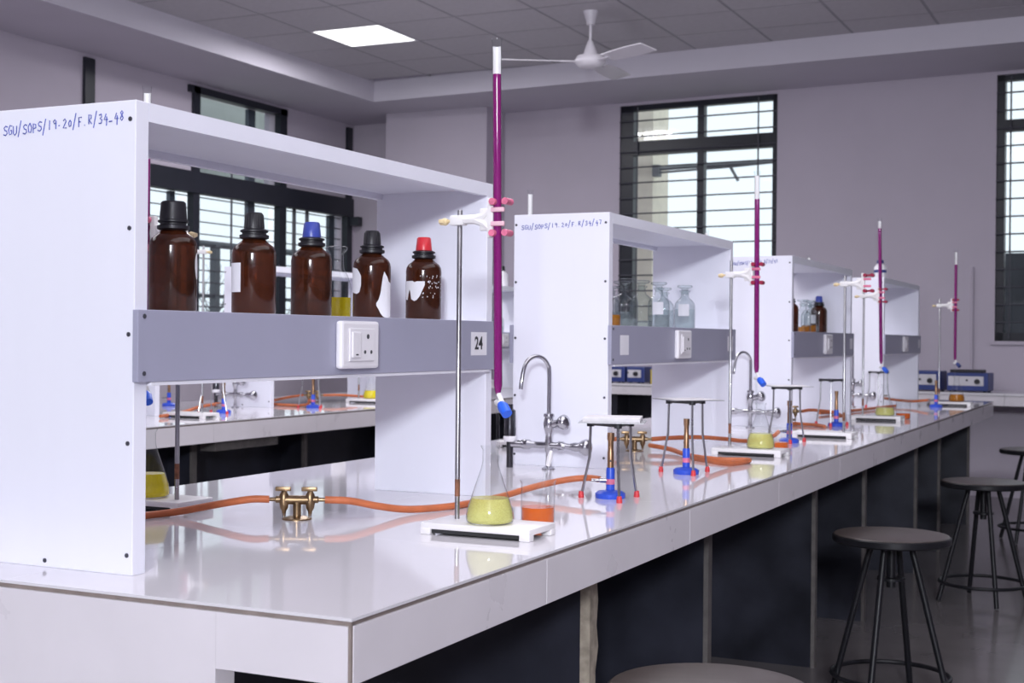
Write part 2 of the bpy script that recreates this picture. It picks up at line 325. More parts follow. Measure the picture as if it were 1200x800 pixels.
# ------------------------------------------------------------------ outside
yard = struct(bx('ground', 'ground', None, -60, 30, -30, 70, -4.2, -4.0))
pil = bx('porch_pillar', 'beige', None, -0.17, 0.17, -0.25, 0.25, -4.0, 4.4); pil.location = (-3.99, 12.3, 0)
tag(pil, 'beige rendered pillar outside the window in the far wall', 'pillar')
aw = thing('awning_frame', (-3.1, 12.0, 2.2 + B), 0, 'thin grey awning pipe frame outside the far wall window', 'awning')
mk('pipe', lambda bm: tube(bm, [(-0.66, 0.05, .02), (1.6, 0.05, .07)], .02, 8), 'concrete', aw)
mk('pipe', lambda bm: tube(bm, [(-0.66, 0.05, -.02), (0.16, 0.05, .01), (1.6, 0.05, .09)], .012, 8), 'concrete', aw)
mk('bracket', lambda bm: tube(bm, [(0.13, 0.05, 0), (0.21, 0.05, -.14)], .016, 8), 'concrete', aw)
mk('wall_bracket', lambda bm: (box(bm, -.71, -.64, -.0, .1, -.06, .06),), 'concrete', aw)
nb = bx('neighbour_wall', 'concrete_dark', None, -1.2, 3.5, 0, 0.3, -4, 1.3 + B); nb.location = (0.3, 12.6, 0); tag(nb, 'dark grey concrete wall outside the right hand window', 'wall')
rl = thing('balcony_railing', (-8.3, 0, 0), 0, 'grey metal railing outside the left window', 'railing')
for z, r in ((1.41, .035), (.845, .02), (.3, .02)): mk('rail_bar', lambda bm: tube(bm, [(0, 6.0, z + B), (0, 16.5, z + B)], r, 8), 'rail_out', rl)
for y in (7.6, 10.45, 13.3, 16.0): bx('rail_post', 'rail_out', rl, -.04, .04, y - .04, y + .04, -4.0, 1.41 + B)
ev = bx('eaves', 'eave', None, -9.8, -8.8, 3.0, 19.0, 2.25 + B, 3.6 + B); tag(ev, 'grey concrete eaves jutting out above the left window', 'roof')
def bare_tree(x, y, h, s, lab):
    rnd = random.Random(s)
    def fn(bm):
        tube(bm, [(0, 0, 0), (.05, .05, h * .5), (0, 0, h)], [.14, .1, .03], 6)
        for k in range(26):
            a = rnd.uniform(0, 2 * PI); z = h * rnd.uniform(.35, .95); l = rnd.uniform(.5, 1.5)
            e = Vector((math.cos(a) * l * .6, math.sin(a) * l * .6, z + l * .8)); tube(bm, [(0, 0, z), e], [.03, .01], 4)
            for q in range(3): tube(bm, [e * .6 + Vector((0, 0, z * .4)), e + Vector((rnd.uniform(-.5, .5), rnd.uniform(-.5, .5), rnd.uniform(0, .5)))], [.018, .006], 4)
    o = mk('bare_tree', fn, 'bark'); o.location = (x, y, -4); tag(o, lab, 'tree', 'bare trees beyond the balcony railing')
for k, (x, y, h) in enumerate(((-25, 29.6, 6.1), (-25.5, 32.6, 6.4), (-25, 35.7, 6.0), (-26, 38.9, 6.3))):
    bare_tree(x, y, h, k, 'bare grey tree seen through the left window beyond the railing')

# ------------------------------------------------------------------ benches
def bench(x_right, width, length, label, closed, slabs, joint0):
    t = thing('lab_bench', (x_right, 0, 0), 0, label, 'bench')
    W = width
    bx('core', 'grout', t, -W + .007, -.007, .0505, length - .007, B - .098, B - .003)
    for k, (a, b) in enumerate(zip([0] + [joint0 + .9 * i for i in range(20) if joint0 + .9 * i < length - .1], [joint0 + .9 * i for i in range(20) if joint0 + .9 * i < length - .1] + [length])):
        bx('top_tile', 'top', t, -W * .5 + .0003, -.0, a + .0003 * (k > 0), b - .0003, B - .005, B)
        bx('top_tile', 'top', t, -W, -W * .5 - .0003, a + .0003 * (k > 0), b - .0003, B - .005, B)
        bx('apron_tile', 'apron', t, -.007, -.001, a + .007 * (k == 0) + .0007, b - .0007, B - .102, B - .013, bev=.001)
        bx('apron_tile', 'apron', t, -W + .001, -W + .007, a + .007 * (k == 0) + .0007, b - .0007, B - .102, B - .013, bev=.001)
    bx('apron_tile', 'apron', t, -.2496, -.007, .001, .007, B - .102, B - .013)
    bx('edge_trim', 'grout', t, -W + .007, -.007, .006, .0505, B - .0129, B - .0051)
    bx('corner_trim', 'grout', t, -.0068, -.002, .002, .0068, B - .1, B - .0051)
    bx('apron_tile', 'apron', t, -W + .007, -.007, length - .007, length - .001, B - .102, B - .013, bev=.001)
    bx('end_panel', 'apron', t, -W + .007, -.25, .001, .05, 0, B - .013)
    for k, y in enumerate(slabs):
        s = bx('support_slab', 'granite', t, -W + .16, -.16, y, y + .036, 0, B - .099)
        if k == 0 and not closed:
            def pf(bm):
                rnd = random.Random(3); pts = []
                for i in range(15): pts.append((.0 + (rnd.uniform(.012, .035) if 5 < i < 15 else rnd.uniform(0, .008)), i * (B - .1) / 14))
                for (d0, z0), (d1, z1) in zip(pts, pts[1:]):
                    a = [bm.verts.new((-.16, y - .002, z0)), bm.verts.new((-.135, y - .002, z0)), bm.verts.new((-.135, y + .018 + d0, z0)), bm.verts.new((-.16, y + .018 + d0, z0))]
                    b = [bm.verts.new((-.16, y - .002, z1)), bm.verts.new((-.135, y - .002, z1)), bm.verts.new((-.135, y + .018 + d1, z1)), bm.verts.new((-.16, y + .018 + d1, z1))]
                    for i in range(4): bm.faces.new((a[i], a[(i + 1) % 4], b[(i + 1) % 4], b[i]))
            mk('slab_edge', pf, 'putty', t, label='flaking putty edge of the nearest black support slab')
        else:
            bx('slab_edge', 'granite_edge', t, -.16, -.145, y, y + .036, 0, B - .099)
    if closed: bx('back_panel', 'granite', t, -W + .3, -.3, slabs[0], length - .05, 0, B - .099)
    return t
bench(0, 1.39, 8.55, 'long white glossy tiled lab bench in front with black support slabs', False, (1.28, 2.25, 3.66, 4.66, 6.12, 7.0, 8.40), .72)
b2 = bench(-3.08, 1.39, 8.55, 'white tiled lab bench behind, along the left windows', True, (1.75, 2.72, 3.69, 4.66, 5.63, 6.6, 7.6), .97)
bx('cable_tray', 'granite_edge', b2, -.12, -.03, 3.72, 4.25, B - .15, B - .103)
ct = thing('wall_counter', FO, FA, 'white tiled counter running along the far wall', 'counter')
cw = .015 + B
for a in range(-5, 2):
    bx('counter_tile', 'top', ct, a + .0, a + .998, -.6, -.002, cw - .02, cw, bev=.002); bx('apron_tile', 'apron', ct, a, a + .998, -.59, -.57, cw - .1, cw - .022, bev=.002)
for x in (-4.9, -3.45, -2.95, -1.9, -.9, 1.6): bx('support_slab', 'granite', ct, x, x + .05, -.55, -.002, 0, cw - .02)
bx('back_panel', 'granite', ct, -4.9, -2.9, -.3, -.25, 0, cw - .02)

# ------------------------------------------------------------------ handwriting
G = {'S': [[(1, .9), (.5, 1), (.1, .8), (.3, .55), (.8, .45), (.9, .2), (.5, 0), (0, .1)]], 'G': [[(.9, .9), (.4, 1), (0, .5), (.3, 0), (.8, .1), (.85, .45), (.5, .45)]],
     'U': [[(0, 1), (.05, .2), (.4, 0), (.8, .25), (.85, 1)]], 'O': [[(.5, 1), (.05, .6), (.2, .05), (.7, 0), (.95, .5), (.5, 1)]], 'P': [[(.1, 0), (.1, 1), (.7, .9), (.75, .55), (.1, .45)]],
     '/': [[(.0, -.4), (.7, 1.35)]], '1': [[(.4, 0), (.45, 1)]], '9': [[(.8, .7), (.4, .55), (.15, .8), (.5, 1), (.8, .8), (.75, 0)]], '-': [[(.2, .3), (.45, .3)]], '.': [[(.3, .05), (.42, .05)]],
     '2': [[(.1, .8), (.5, 1), (.8, .75), (.1, .05), (.9, .05)]], '0': [[(.5, .7), (.15, .4), (.35, .05), (.7, .1), (.8, .5), (.5, .7)]], 'F': [[(.15, 0), (.15, 1), (.85, 1)], [(.15, .55), (.6, .55)]],
     'R': [[(.1, 0), (.1, 1), (.7, .9), (.65, .55), (.1, .5), (.8, 0)]], '3': [[(.1, .9), (.6, 1), (.7, .7), (.3, .55), (.75, .4), (.6, .05), (.05, .05)]], '4': [[(.5, 1), (.1, .4), (.9, .4)], [(.65, .7), (.6, -.25)]],
     '_': [[(.0, .0), (.7, .03)]], '8': [[(.5, .55), (.2, .8), (.5, 1), (.75, .8), (.5, .55), (.15, .2), (.5, 0), (.8, .25), (.5, .55)]], '7': [[(.1, .95), (.8, .95), (.4, 0)]]}
def writing(parent, text, x0, x1, z, h, s_w=.0012):
    """pen strokes on the panel face (plane y = 0, facing -y)"""
    def fn(bm):
        st = (x1 - x0) / len(text); rnd = random.Random(len(text))
        for i, c in enumerate(text):
            if c not in G: continue
            jz = rnd.uniform(-.1, .1) * h
            for s in G[c]: tube(bm, [(x0 + st * (i + .82 * px), -.0004, z + jz + h * pz + .012 * i / len(text)) for px, pz in s], s_w, 4)
    mk('handwriting', fn, 'ink', parent, label='blue handwritten inventory number', ang=80)

# ------------------------------------------------------------------ shelf units
HP, WD, LU, TH = .828, .339, 1.408, .034
def text_mesh(name, s, size, m, parent, loc, rot, bold=0.0):
    cu = bpy.data.curves.new(name, 'FONT'); cu.body = s; cu.size = size; cu.align_x = 'CENTER'; cu.align_y = 'CENTER'; cu.extrude = .0002; cu.offset = bold
    tmp = bpy.data.objects.new(name, cu); COL.objects.link(tmp); bpy.context.view_layer.update()
    me = bpy.data.meshes.new_from_object(tmp.evaluated_get(bpy.context.evaluated_depsgraph_get())); bpy.data.objects.remove(tmp)
    me.materials.clear(); me.materials.append(M[m]); o = bpy.data.objects.new(name, me); COL.objects.link(o); o.parent = parent; o.location = loc; o.rotation_euler = rot; return o
def shelf_unit(loc, label):
    t = thing('shelf_unit', loc, 0, label, 'shelf unit', 'white shelf units down the middle of the benches')
    for y in (0, LU - TH): bx('side_panel', 'lam', t, -WD, 0, y, y + TH, 0, HP - .0, bev=.0015)
    def tf(bm):
        box(bm, -WD, 0, TH, LU - TH, HP - .018, HP - .0005); box(bm, -.018, 0, TH, LU - TH, HP - .034, HP - .018); box(bm, -WD, -WD + .018, TH, LU - TH, HP - .034, HP - .018)
    mk('top_panel', tf, 'lam', t)
    bx('shelf', 'lam', t, -WD + .002, -.001, TH, LU - TH, .445, .4638)
    bx('front_rail', 'rail', t, -.0005, .012, -.004, LU + .008, .337, .4632, bev=.0012)
    bx('rail_lip', 'lam_edge', t, -.012, .010, TH, LU - TH, .330, .3368, bev=.001)
    bx('back_rail', 'rail', t, -WD - .012, -WD - .0005, -.004, LU + .008, .337, .4632, bev=.0012)
    def sc(x, y, z, nrm):
        def f(bm):
            if nrm == 'y': tube(bm, [(x, y, z), (x, y - .002, z)], .0042, 8)
            else: tube(bm, [(x, y, z), (x + .002, y, z)], .0042, 8)
        mk('screw', f, 'screw', t)
    for x in (-.008, -WD + .008):
        for z in (.795, .605, .42, .23, .035): sc(x - .004 if x > -.1 else x, .0005, z, 'y')
    sc(-.2, .0005, .012, 'y'); sc(.0115, .012, .452, 'x'); sc(.0115, .012, .352, 'x')
    return t
def socket(t, y=.70):
    s = bx('switch_socket', 'plastic', t, .012, .030, y - .077, y + .077, .350, .4535, bev=.006)
    bx('socket_plate', 'plastic', s, .030, .0335, y - .052, y + .052, .366, .438, bev=.002)
    bx('rocker_switch', 'plastic', s, .0335, .038, y - .046, y - .012, .374, .430, bev=.002)
    for dy, dz, r in ((.022, .030, .0055), (.010, -.004, .0042), (.036, -.004, .0042)):
        mk('socket_hole', lambda bm: tube(bm, [(.033, y + dy, .402 + dz - .012), (.0342, y + dy, .402 + dz - .012)], r, 10), 'hole', s)
    bx('switch_mark', 'hole', s, .0378, .0384, y - .034, y - .024, .379, .382)
def sticker(t, y0, y1, z0=.374, z1=.434): bx('number_sticker', 'paper', t, .0118, .0124, y0, y1, z0, z1)
UX = -.5285
UY = (.13, 2.387, 4.80, 7.20)
labs = ('nearest white shelf unit holding brown bottles, number 24 on its rail', 'second white shelf unit on the front bench, holding clear stoppered bottles', 'third white shelf unit on the front bench, holding blue capped brown bottle', 'last and smallest looking white shelf unit at far end of the front bench')
units = [shelf_unit((UX, UY[k], B), labs[k]) for k in range(4)]
for u in units: socket(u)
sticker(units[0], 1.262, 1.352)
text_mesh('number_print', '24', .046, 'black_print', units[0], (.0126, 1.305, .404), (PI / 2, 0, PI / 2), .0011)
for u in units[1:]: sticker(u, 1.30, 1.375)
sticker(units[1], .075, .155, .367, .432)
writing(units[0], 'SGU/SOPS/19-20/F.R/34_48', -.308, -.024, .781, .017)
writing(units[1], 'SGU/SOPS/19.20/F.R/34/47', -.312, -.024, .778, .014)
writing(units[2], 'SGU/SOPS/19.20/F.R/34/43', -.30, -.07, .785, .014)
writing(units[3], 'SGU/SOPS/19.20/F.R', -.30, -.12, .785, .013)
U2X = -3.62
for k, (y, lab) in enumerate(((2.51, 'white shelf unit on the left bench, glimpsed beside the stand rod'), (4.90, 'white shelf unit on the left bench seen through the nearest unit'), (7.29, 'white shelf unit at the far end of the left bench'))):
    u = shelf_unit((U2X, y, B), lab); socket(u)

# ------------------------------------------------------------------ bottles
SH = B + .4638
def amber(loc, cap, label, rz=0, cr=(.0205, .0178), group='brown reagent bottles on the nearest shelf', s=1.0):
    t = thing('reagent_bottle', loc, rz, label, 'bottle', group)
    R = .0455
    mk('body', lambda bm: lathe(bm, [(R - .004, 0), (R, .004), (R, .124), (R - .0015, .133), (R - .006, .141), (R - .014, .147), (.027, .151), (.0225, .155), (.021, .160)], 32), 'amber', t, ang=60)
    mk('collar', lambda bm: lathe(bm, [(.024, .155), (.0305, .158), (.0305, .164), (.025, .166), (.025, .169), (.029, .171), (.029, .174), (.022, .177)], 24), 'cap_black', t)
    c = mk('cap', lambda bm: lathe(bm, [(cr[0], .174), (cr[0] + .0005, .178), (cr[1], .208), (cr[1] - .003, .211)], 24), cap, t)
    return t
def rib(t, m):
    def f(bm):
        for k in range(20):
            a = 2 * PI * k / 20; tube(bm, [(.0206 * math.cos(a), .0206 * math.sin(a), .179), (.0184 * math.cos(a), .0184 * math.sin(a), .206)], .0009, 4)
    mk('cap_ribs', f, m, t, kind='stuff')
b1 = amber((-.625, .350, SH), 'cap_black', 'brown bottle with tall black cap next to the near white panel', cr=(.0255, .0235)); rib(b1, 'cap_black')
mk('label_scrap', lambda bm: patch(bm, .0456, [(.22, .085, .095), (.32, .070, .108), (.42, .062, .112), (.52, .066, .090)]), 'paper', b1)
b2_ = amber((-.62, .602, SH), 'cap_black', 'second brown bottle with black cap and white paper hanging at its left'); rib(b2_, 'cap_black')
mk('paper_label', lambda bm: patch(bm, .0456, [(-2.62 + .15 * k, .045, .105) for k in range(8)]), 'paper', b2_)
b3 = amber((-.640, .845, SH), 'cap_blue', 'brown bottle with bright blue cap, middle of the nearest shelf')
b4 = amber((-.640, 1.105, SH), 'cap_black', 'brown bottle with black cap and torn white label'); rib(b4, 'cap_black')
mk('paper_label', lambda bm: patch(bm, .0456, [(-2.62, .07, .12), (-2.4, .062, .122), (-2.15, .06, .12), (-1.9, .058, .118), (-1.72, .062, .108), (-1.62, .078, .10)]), 'paper', b4)
mk('torn_label', lambda bm: patch(bm, .0456, [(-.78, .030, .036), (-.66, .022, .044), (-.55, .012, .060), (-.42, .006, .098), (-.32, .003, .112), (-.2, .002, .104), (-.1, .002, .10), (.05, .002, .088), (.3, .004, .085)]), 'paper', b4)
b5 = amber((-.625, 1.335, SH), 'cap_red', 'brown bottle with red cap at the right end of the nearest shelf')
mk('torn_label', lambda bm: patch(bm, .0456, [(-2.35, .052, .098), (-2.15, .05, .098), (-2.05, .066, .098), (-1.95, .078, .098), (-1.88, .07, .098), (-1.8, .052, .098), (-1.72, .05, .098), (-1.6, .047, .095), (-1.45, .05, .097), (-1.3, .058, .097), (-1.15, .072, .097), (-1.0, .088, .097)]), 'paper', b5)
def specks(bm):
    rnd = random.Random(5)
    for k in range(40):
        a = rnd.uniform(-1.35, .25); z = rnd.choice((.106, .092, .08, .066, .056)) + rnd.uniform(-.003, .003)
        patch(bm, .0456, [(a, z, z + rnd.uniform(.001, .005)), (a + rnd.uniform(.02, .05), z + .001, z + rnd.uniform(.002, .005))])
mk('label_remnants', specks, 'paper', b5, kind='stuff')
ry = thing('flask_bottle', (-.762, 1.140, SH), 0, 'clear glass bottle of strong yellow liquid behind the blue capped bottle', 'bottle')
mk('glass_body', lambda bm: lathe(bm, [(.034, 0), (.037, .004), (.037, .072), (.035, .085), (.028, .105), (.0185, .122), (.0165, .135), (.0165, .160), (.0255, .170), (.0265, .176), (.0235, .178)], 28), 'glass', ry, ang=60)
mk('liquid', lambda bm: lathe(bm, [(.0345, .003), (.0350, .052)], 28), 'strong_yellow', ry)
def clear_bottle(loc, label, fill='water', lv=.07, group='clear stoppered bottles on the second shelf', paper=False, s=1.0):
    t = thing('glass_bottle', loc, 0, label, 'bottle', group); t.scale = (s, s, s)
    mk('body', lambda bm: lathe(bm, [(.038, 0), (.0425, .005), (.0425, .090), (.040, .103), (.030, .117), (.0185, .126), (.0160, .134), (.0160, .148), (.0215, .152), (.0215, .157), (.016, .158)], 24), 'bottle_glass', t, ang=60)
    mk('stopper', lambda bm: lathe(bm, [(.0125, .140), (.013, .160), (.0155, .164), (.030, .169), (.0315, .174), (.029, .178)], 24), 'bottle_glass', t)
    mk('liquid', lambda bm: lathe(bm, [(.039, .004), (.0400, lv)], 24), fill, t)
    if paper: mk('paper_label', lambda bm: patch(bm, .0427, [(-1.9 + .12 * k, .052, .10) for k in range(10)]), 'paper', t)
    return t
c1 = clear_bottle((-.70, 3.005, SH), 'leftmost of the tall clear stoppered bottles on second shelf', lv=.03)
clear_bottle((-.70, 3.165, SH), 'second clear stoppered bottle from left on second shelf', lv=.025)
clear_bottle((-.69, 3.335, SH), 'middle clear stoppered bottle with pale label on second shelf', lv=.05, paper=True)
clear_bottle((-.735, 3.53, SH), 'slightly smaller clear bottle, fourth along on second shelf', lv=.08, s=.92)
clear_bottle((-.69, 3.655, SH), 'rightmost clear bottle with white label on second shelf', lv=.08, paper=True)
clear_bottle((-.79, 3.19, SH), 'clear stoppered bottle half hidden behind others on second shelf', lv=.06)
clear_bottle((-.64, 2.70, SH), 'short bottle with brown liquid against the second unit panel', 'amberliq', .05, s=.78)
amber((-.70, 6.13, SH), 'cap_blue', 'dark brown bottle with blue cap on the third shelf', group='bottles on the third shelf')
amber((-.70, 5.45, SH), 'cap_black', 'dark bottle half hidden at left end of third shelf', group='bottles on the third shelf')
clear_bottle((-.68, 5.66, SH), 'clear bottle of amber liquid, left one on third shelf', 'amberliq', .03, 'bottles on the third shelf')
clear_bottle((-.68, 5.80, SH), 'clear bottle of amber liquid, second one on third shelf', 'amberliq', .04, 'bottles on the third shelf')
clear_bottle((-.70, 5.95, SH), 'clear bottle beside the blue capped bottle on third shelf', 'water', .04, 'bottles on the third shelf', paper=True)
wb = thing('plastic_bottle', (-.70, 8.0, B + HP), 0, 'white plastic bottle with dark blue band on top of last shelf unit', 'bottle')
mk('body', lambda bm: lathe(bm, [(.04, 0), (.043, .004), (.043, .105), (.03, .125), (.02, .13), (.02, .135)], 20), 'plastic', wb)
mk('band', lambda bm: lathe(bm, [(.0434, .068), (.0434, .088)], 20), 'navy', wb); mk('cap', lambda bm: lathe(bm, [(.024, .133), (.023, .155), (.02, .157)], 18), 'navy', wb)
wb2 = thing('plastic_bottle', (-3.79, 8.33, B + HP), 0, 'small white bottle with black cap on top of far left unit', 'bottle')
mk('body', lambda bm: lathe(bm, [(.05, 0), (.055, .004), (.055, .105), (.03, .135), (.025, .14)], 20), 'plastic', wb2); mk('cap', lambda bm: lathe(bm, [(.03, .135), (.026, .175)], 18), 'cap_black', wb2)
for k in range(4): clear_bottle((-3.72, 7.72 + .14 * k, SH), 'clear bottle on the far left shelf unit, glimpsed between two white panels', 'water', .05, 'bottles on the far left shelf')

# ------------------------------------------------------------------ retort stands, burettes, flasks
def stand(loc, rz, label, clamp='pink', rodh=.697, group='retort stands on the benches', clampz=.674, jaw='pink', flip=False):
    """origin under the rod; base reaches +x"""
    t = thing('retort_stand', loc, rz, label, 'stand', group)
    def bf(bm):
        box(bm, -.044, .212, -.085, .050, .012, .026, bev=.003)
        for x in (-.032, .200):
            for y in (-.073, .038): box(bm, x - .012, x + .012, y - .012, y + .012, 0, .016, bev=.002)
    mk('base', bf, 'enamel', t)
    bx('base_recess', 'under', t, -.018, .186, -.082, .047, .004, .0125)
    mk('rod', lambda bm: lathe(bm, [(.0055, .024), (.0055, rodh - .002), (.004, rodh)], 12), 'steel', t)
    mk('rod_rust', lambda bm: lathe(bm, [(.0058, .075), (.0058, .112)], 12, cap0=False, cap1=False), 'rust', t, label='rust stain near the foot of the rod')
    if clamp:
        z = clampz
        def cf(bm):
            box(bm, -.020, .014, -.011, .011, z - .011, z + .011, bev=.003)
            for s in (-1, 1): tube(bm, [(.012, -.004, z + .001), (.04, -.004, z + .001 + s * .001), (.060, -.003, z + s * .008), (.078, -.002, z + s * .026)], [.010, .0095, .008, .006], 8)
            box(bm, .05, .084, -.006, .004, z - .024, z + .024, bev=.003)
            box(bm, .070, .084, -.009, .006, z - .040, z + .046, bev=.003)
        c = mk('burette_clamp', cf, 'cream_w', t)
        def kf(bm):
            tube(bm, [(-.018, 0, z), (-.032, 0, z - .002)], .0035, 8); tube(bm, [(-.030, 0, z - .002), (-.036, 0, z - .002), (-.048, 0, z - .003)], [.006, .0085, .006], 10); box(bm, -.047, -.034, -.012, .012, z - .006, z + .003, bev=.002)
        mk('clamp_knob', kf, 'cream', c)
        jm = {'pink': ('pink', 'pinkw'), 'maroon': ('maroon', 'pink')}[jaw]
        for dz, mm, rr in ((.037, jm[0], .0075), (.020, jm[1], .0062), (-.010, jm[1], .0062), (-.030, jm[0], .0075)):
            def jf(bm):
                y0 = -.011
                if rr > .007:
                    for x in (.086, .1165): tube(bm, [(x, y0 - .008, z + dz), (x, .012, z + dz)], rr, 12)
                    box(bm, .086, .1165, .0045, .010, z + dz - .004, z + dz + .004)
                else: box(bm, .080, .112, -.0125, -.0055, z + dz - .005, z + dz + .005, bev=.002)
            mk('jaw', jf, mm, c)
        if flip: c.rotation_euler = (0, 0, PI)
    return t
BX = .1005                                             # burette axis in front of the rod
def burette(loc, label, liq=.985, top=1.062, rz=0.0, tilt=(0, 0), blue='blueplastic', group='burettes of purple solution'):
    """origin on the bench below the burette axis; z given above the bench top"""
    t = thing('burette', loc, rz, label, 'burette', group); t.rotation_euler = (tilt[0], tilt[1], rz)
    mk('glass_tube', lambda bm: lathe(bm, [(.0058, .300), (.0098, .318), (.0098, top - .012), (.0115, top - .004), (.0115, top)], 18, cap1=False), 'glass', t, ang=70)
    mk('white_stripe', lambda bm: patch(bm, .0090, [(2.02 - 1.15 + .23 * k, .325, top - .016) for k in range(11)], t=.0004), 'enamel', t)
    mk('solution', lambda bm: lathe(bm, [(.0050, .299), (.0088, .318), (.0088, liq)], 16), 'purple', t)
    def pf(bm):
        tube(bm, [(0, 0, .302), (.006, 0, .290), (.010, 0, .281)], .0055, 8); tube(bm, [(-.008, .012, .281), (.014, -.012, .278)], .0070, 12)
    s = mk('stopcock', pf, 'cream_w', t)
    mk('stopcock_knob', lambda bm: (tube(bm, [(.012, -.010, .278), (.020, -.016, .272), (.034, -.026, .258)], [.009, .0125, .0115], 12),), blue, s)
    mk('tip', lambda bm: tube(bm, smooth_path([(.002, 0, .288), (-.001, 0, .279), (-.001, 0, .26), (0, 0, .165)], 4), [.0042] * 9 + [.0036] * 3 + [.0022], 8), 'glass', t)
    return t
def flask(loc, label, liq='yellow', lv=.052, group='conical flasks on the stands'):
    t = thing('conical_flask', loc, 0, label, 'flask', group); t.scale = (1.07, 1.07, 1.04)
    pr = [(.040, 0), (.0465, .004), (.0480, .012), (.0455, .030), (.0185, .112), (.0155, .126), (.0155, .150), (.0190, .156), (.0190, .159)]
    mk('glass_body', lambda bm: lathe(bm, pr, 32, cap1=False), 'glass', t, ang=70)
    def rad(z):
        for (r0, z0), (r1, z1) in zip(pr, pr[1:]):
            if z0 <= z <= z1: return r0 + (r1 - r0) * (z - z0) / (z1 - z0)
    mk('liquid', lambda bm: lathe(bm, [(.039, .002), (.0450, .005), (.0463, .012), (.0440, .030), (rad(lv) - .0018, lv)], 32), liq, t, ang=70)
    return t
def beaker(loc, label, liq='orange', lv=.036, group='beakers of orange solution'):
    t = thing('beaker', loc, 0, label, 'beaker', group); t.scale = (1.06, 1.06, 1.04)
    mk('glass_body', lambda bm: lathe(bm, [(.033, 0), (.0365, .004), (.0365, .088), (.0395, .094)], 32, cap1=False), 'glass', t, ang=70)
    mk('liquid', lambda bm: lathe(bm, [(.0325, .002), (.0350, .005), (.0350, lv)], 32), liq, t)
    return t
Z0 = B + .0265
stand((-.297, .904, B), 0, 'nearest retort stand, white base and white pink jawed clamp')
burette((-.297 + BX, .904, B), 'tallest looking burette of purple solution, in front of nearest unit', tilt=(0, -.014))
flask((-.201, .870, Z0), 'largest conical flask, pale yellow liquid, on the nearest white base')
bk = beaker((-.192, 1.098, B), 'nearest beaker of orange solution, right of the yellow flask')
dr = thing('dropper', (-.186, 1.100, B + .006), 0, 'glass dropper standing in the nearest orange beaker', 'dropper')
mk('barrel', lambda bm: tube(bm, [(-.010, .004, 0), (.002, -.002, .07), (.020, -.004, .130)], [.002, .0045, .0045], 8), 'glass', dr); mk('bulb', lambda bm: tube(bm, [(.019, -.004, .126), (.024, -.005, .145), (.027, -.005, .160)], [.0055, .007, .004], 8), 'plastic', dr)
stand((-.357, 3.185, B), 0, 'second retort stand on the front bench, before the second unit', rodh=.713, clampz=.66, jaw='maroon')
burette((-.357 + BX, 3.185, B), 'second burette of purple solution, seen against the far window', liq=.936, top=1.039, tilt=(0, -.006))
flask((-.235, 3.165, Z0), 'second conical flask along, yellow liquid, before the second unit')
beaker((-.24, 3.44, B), 'second beaker of orange solution, behind the second yellow flask', lv=.03)
stand((-.155, 4.22, B), PI, 'retort stand on the front bench with bare rod and no burette', clampz=.665, rodh=.70, jaw='maroon', flip=True)
stand((-.363, 5.70, B), 0, 'third burette stand on the front bench, before the last unit', rodh=.70, clampz=.66, jaw='maroon')
burette((-.363 + BX, 5.70, B), 'third burette of purple solution, before the last shelf unit', liq=1.02, top=1.075, tilt=(0, -.02))
flask((-.245, 5.69, Z0), 'third conical flask of yellow liquid, before the last shelf unit', lv=.04)
beaker((-.19, 5.93, B), 'beaker of orange solution by the third yellow flask', lv=.028)
stand((-.255, 7.70, B), 0, 'farthest retort stand at the end of the front bench', rodh=.705, clampz=.66, jaw='maroon')
burette((-.255 + BX, 7.70, B), 'farthest burette of purple solution, at end of front bench', liq=.93, top=1.028, blue='navy')
flask((-.145, 7.72, Z0), 'conical flask of amber liquid at the far end of bench', 'amberliq', .045)
stand((-1.043, .883, B), PI, 'retort stand behind the near white panel, on the window side', clampz=.66)
burette((-1.043 - BX, .883, B), 'burette half hidden behind the near white panel', liq=.95, top=1.022)
flask((-1.135, .890, Z0), 'conical flask of strong yellow liquid behind near panel', 'strong_yellow', .055)
for k, y in enumerate((3.02, 5.26, 7.58)):
    nm = ('second', 'third', 'last')[k]
    stand((-1.0, y, B), PI, 'retort stand hidden behind the %s front bench shelf unit' % nm, clampz=.66)
    burette((-1.0 - BX, y, B), 'burette whose glass top shows above the %s shelf unit' % nm, liq=.85, top=(.985, 1.0, 1.0)[k])

# ------------------------------------------------------------------ gas valves, hoses, burners, tripods, taps
def gas_valve(loc, label, rz=0):
    t = thing('gas_valve', loc, rz, label, 'gas tap', 'brass gas taps in the middle of the benches')
    mk('flange', lambda bm: lathe(bm, [(.034, 0), (.034, .003), (.018, .007)], 24), 'brass', t)
    mk('stem', lambda bm: (lathe(bm, [(.0095, .005), (.0095, .040)], 14), tube(bm, [(-.030, 0, .044), (.030, 0, .044)], .0105, 12)), 'brass', t)
    for s in (-1, 1):
        v = mk('cock', lambda bm: lathe(bm, [(.004, .008), (.005, .018), (.0095, .026), (.0115, .040), (.0105, .056), (.006, .064)], 14, o=(s * .030, 0, 0)), 'brass', t)
        mk('handle', lambda bm: (box(bm, s * .030 - .020, s * .030 + .016, -.005, .005, .064, .074, bev=.002),), 'brass', v)
        mk('nozzle', lambda bm: tube(bm, [(s * .038, 0, .045), (s * .048, 0, .045), (s * .050, 0, .045), (s * .072, 0, .045)], [.008, .008, .005, .004], 10), 'brass', v)
        mk('screw_end', lambda bm: lathe(bm, [(.0035, .004), (.0045, .012), (.0045, .02)], 10, o=(s * .030, 0, 0)), 'steel', v)
    return t
VR = PI * .14
gv = gas_valve((-.705, .892, B), 'brass double gas tap under the nearest shelf unit', VR)
gas_valve((-.702, 3.11, B), 'brass double gas tap under the second shelf unit', VR)
gas_valve((-.70, 5.47, B), 'brass double gas tap under the third shelf unit', VR)
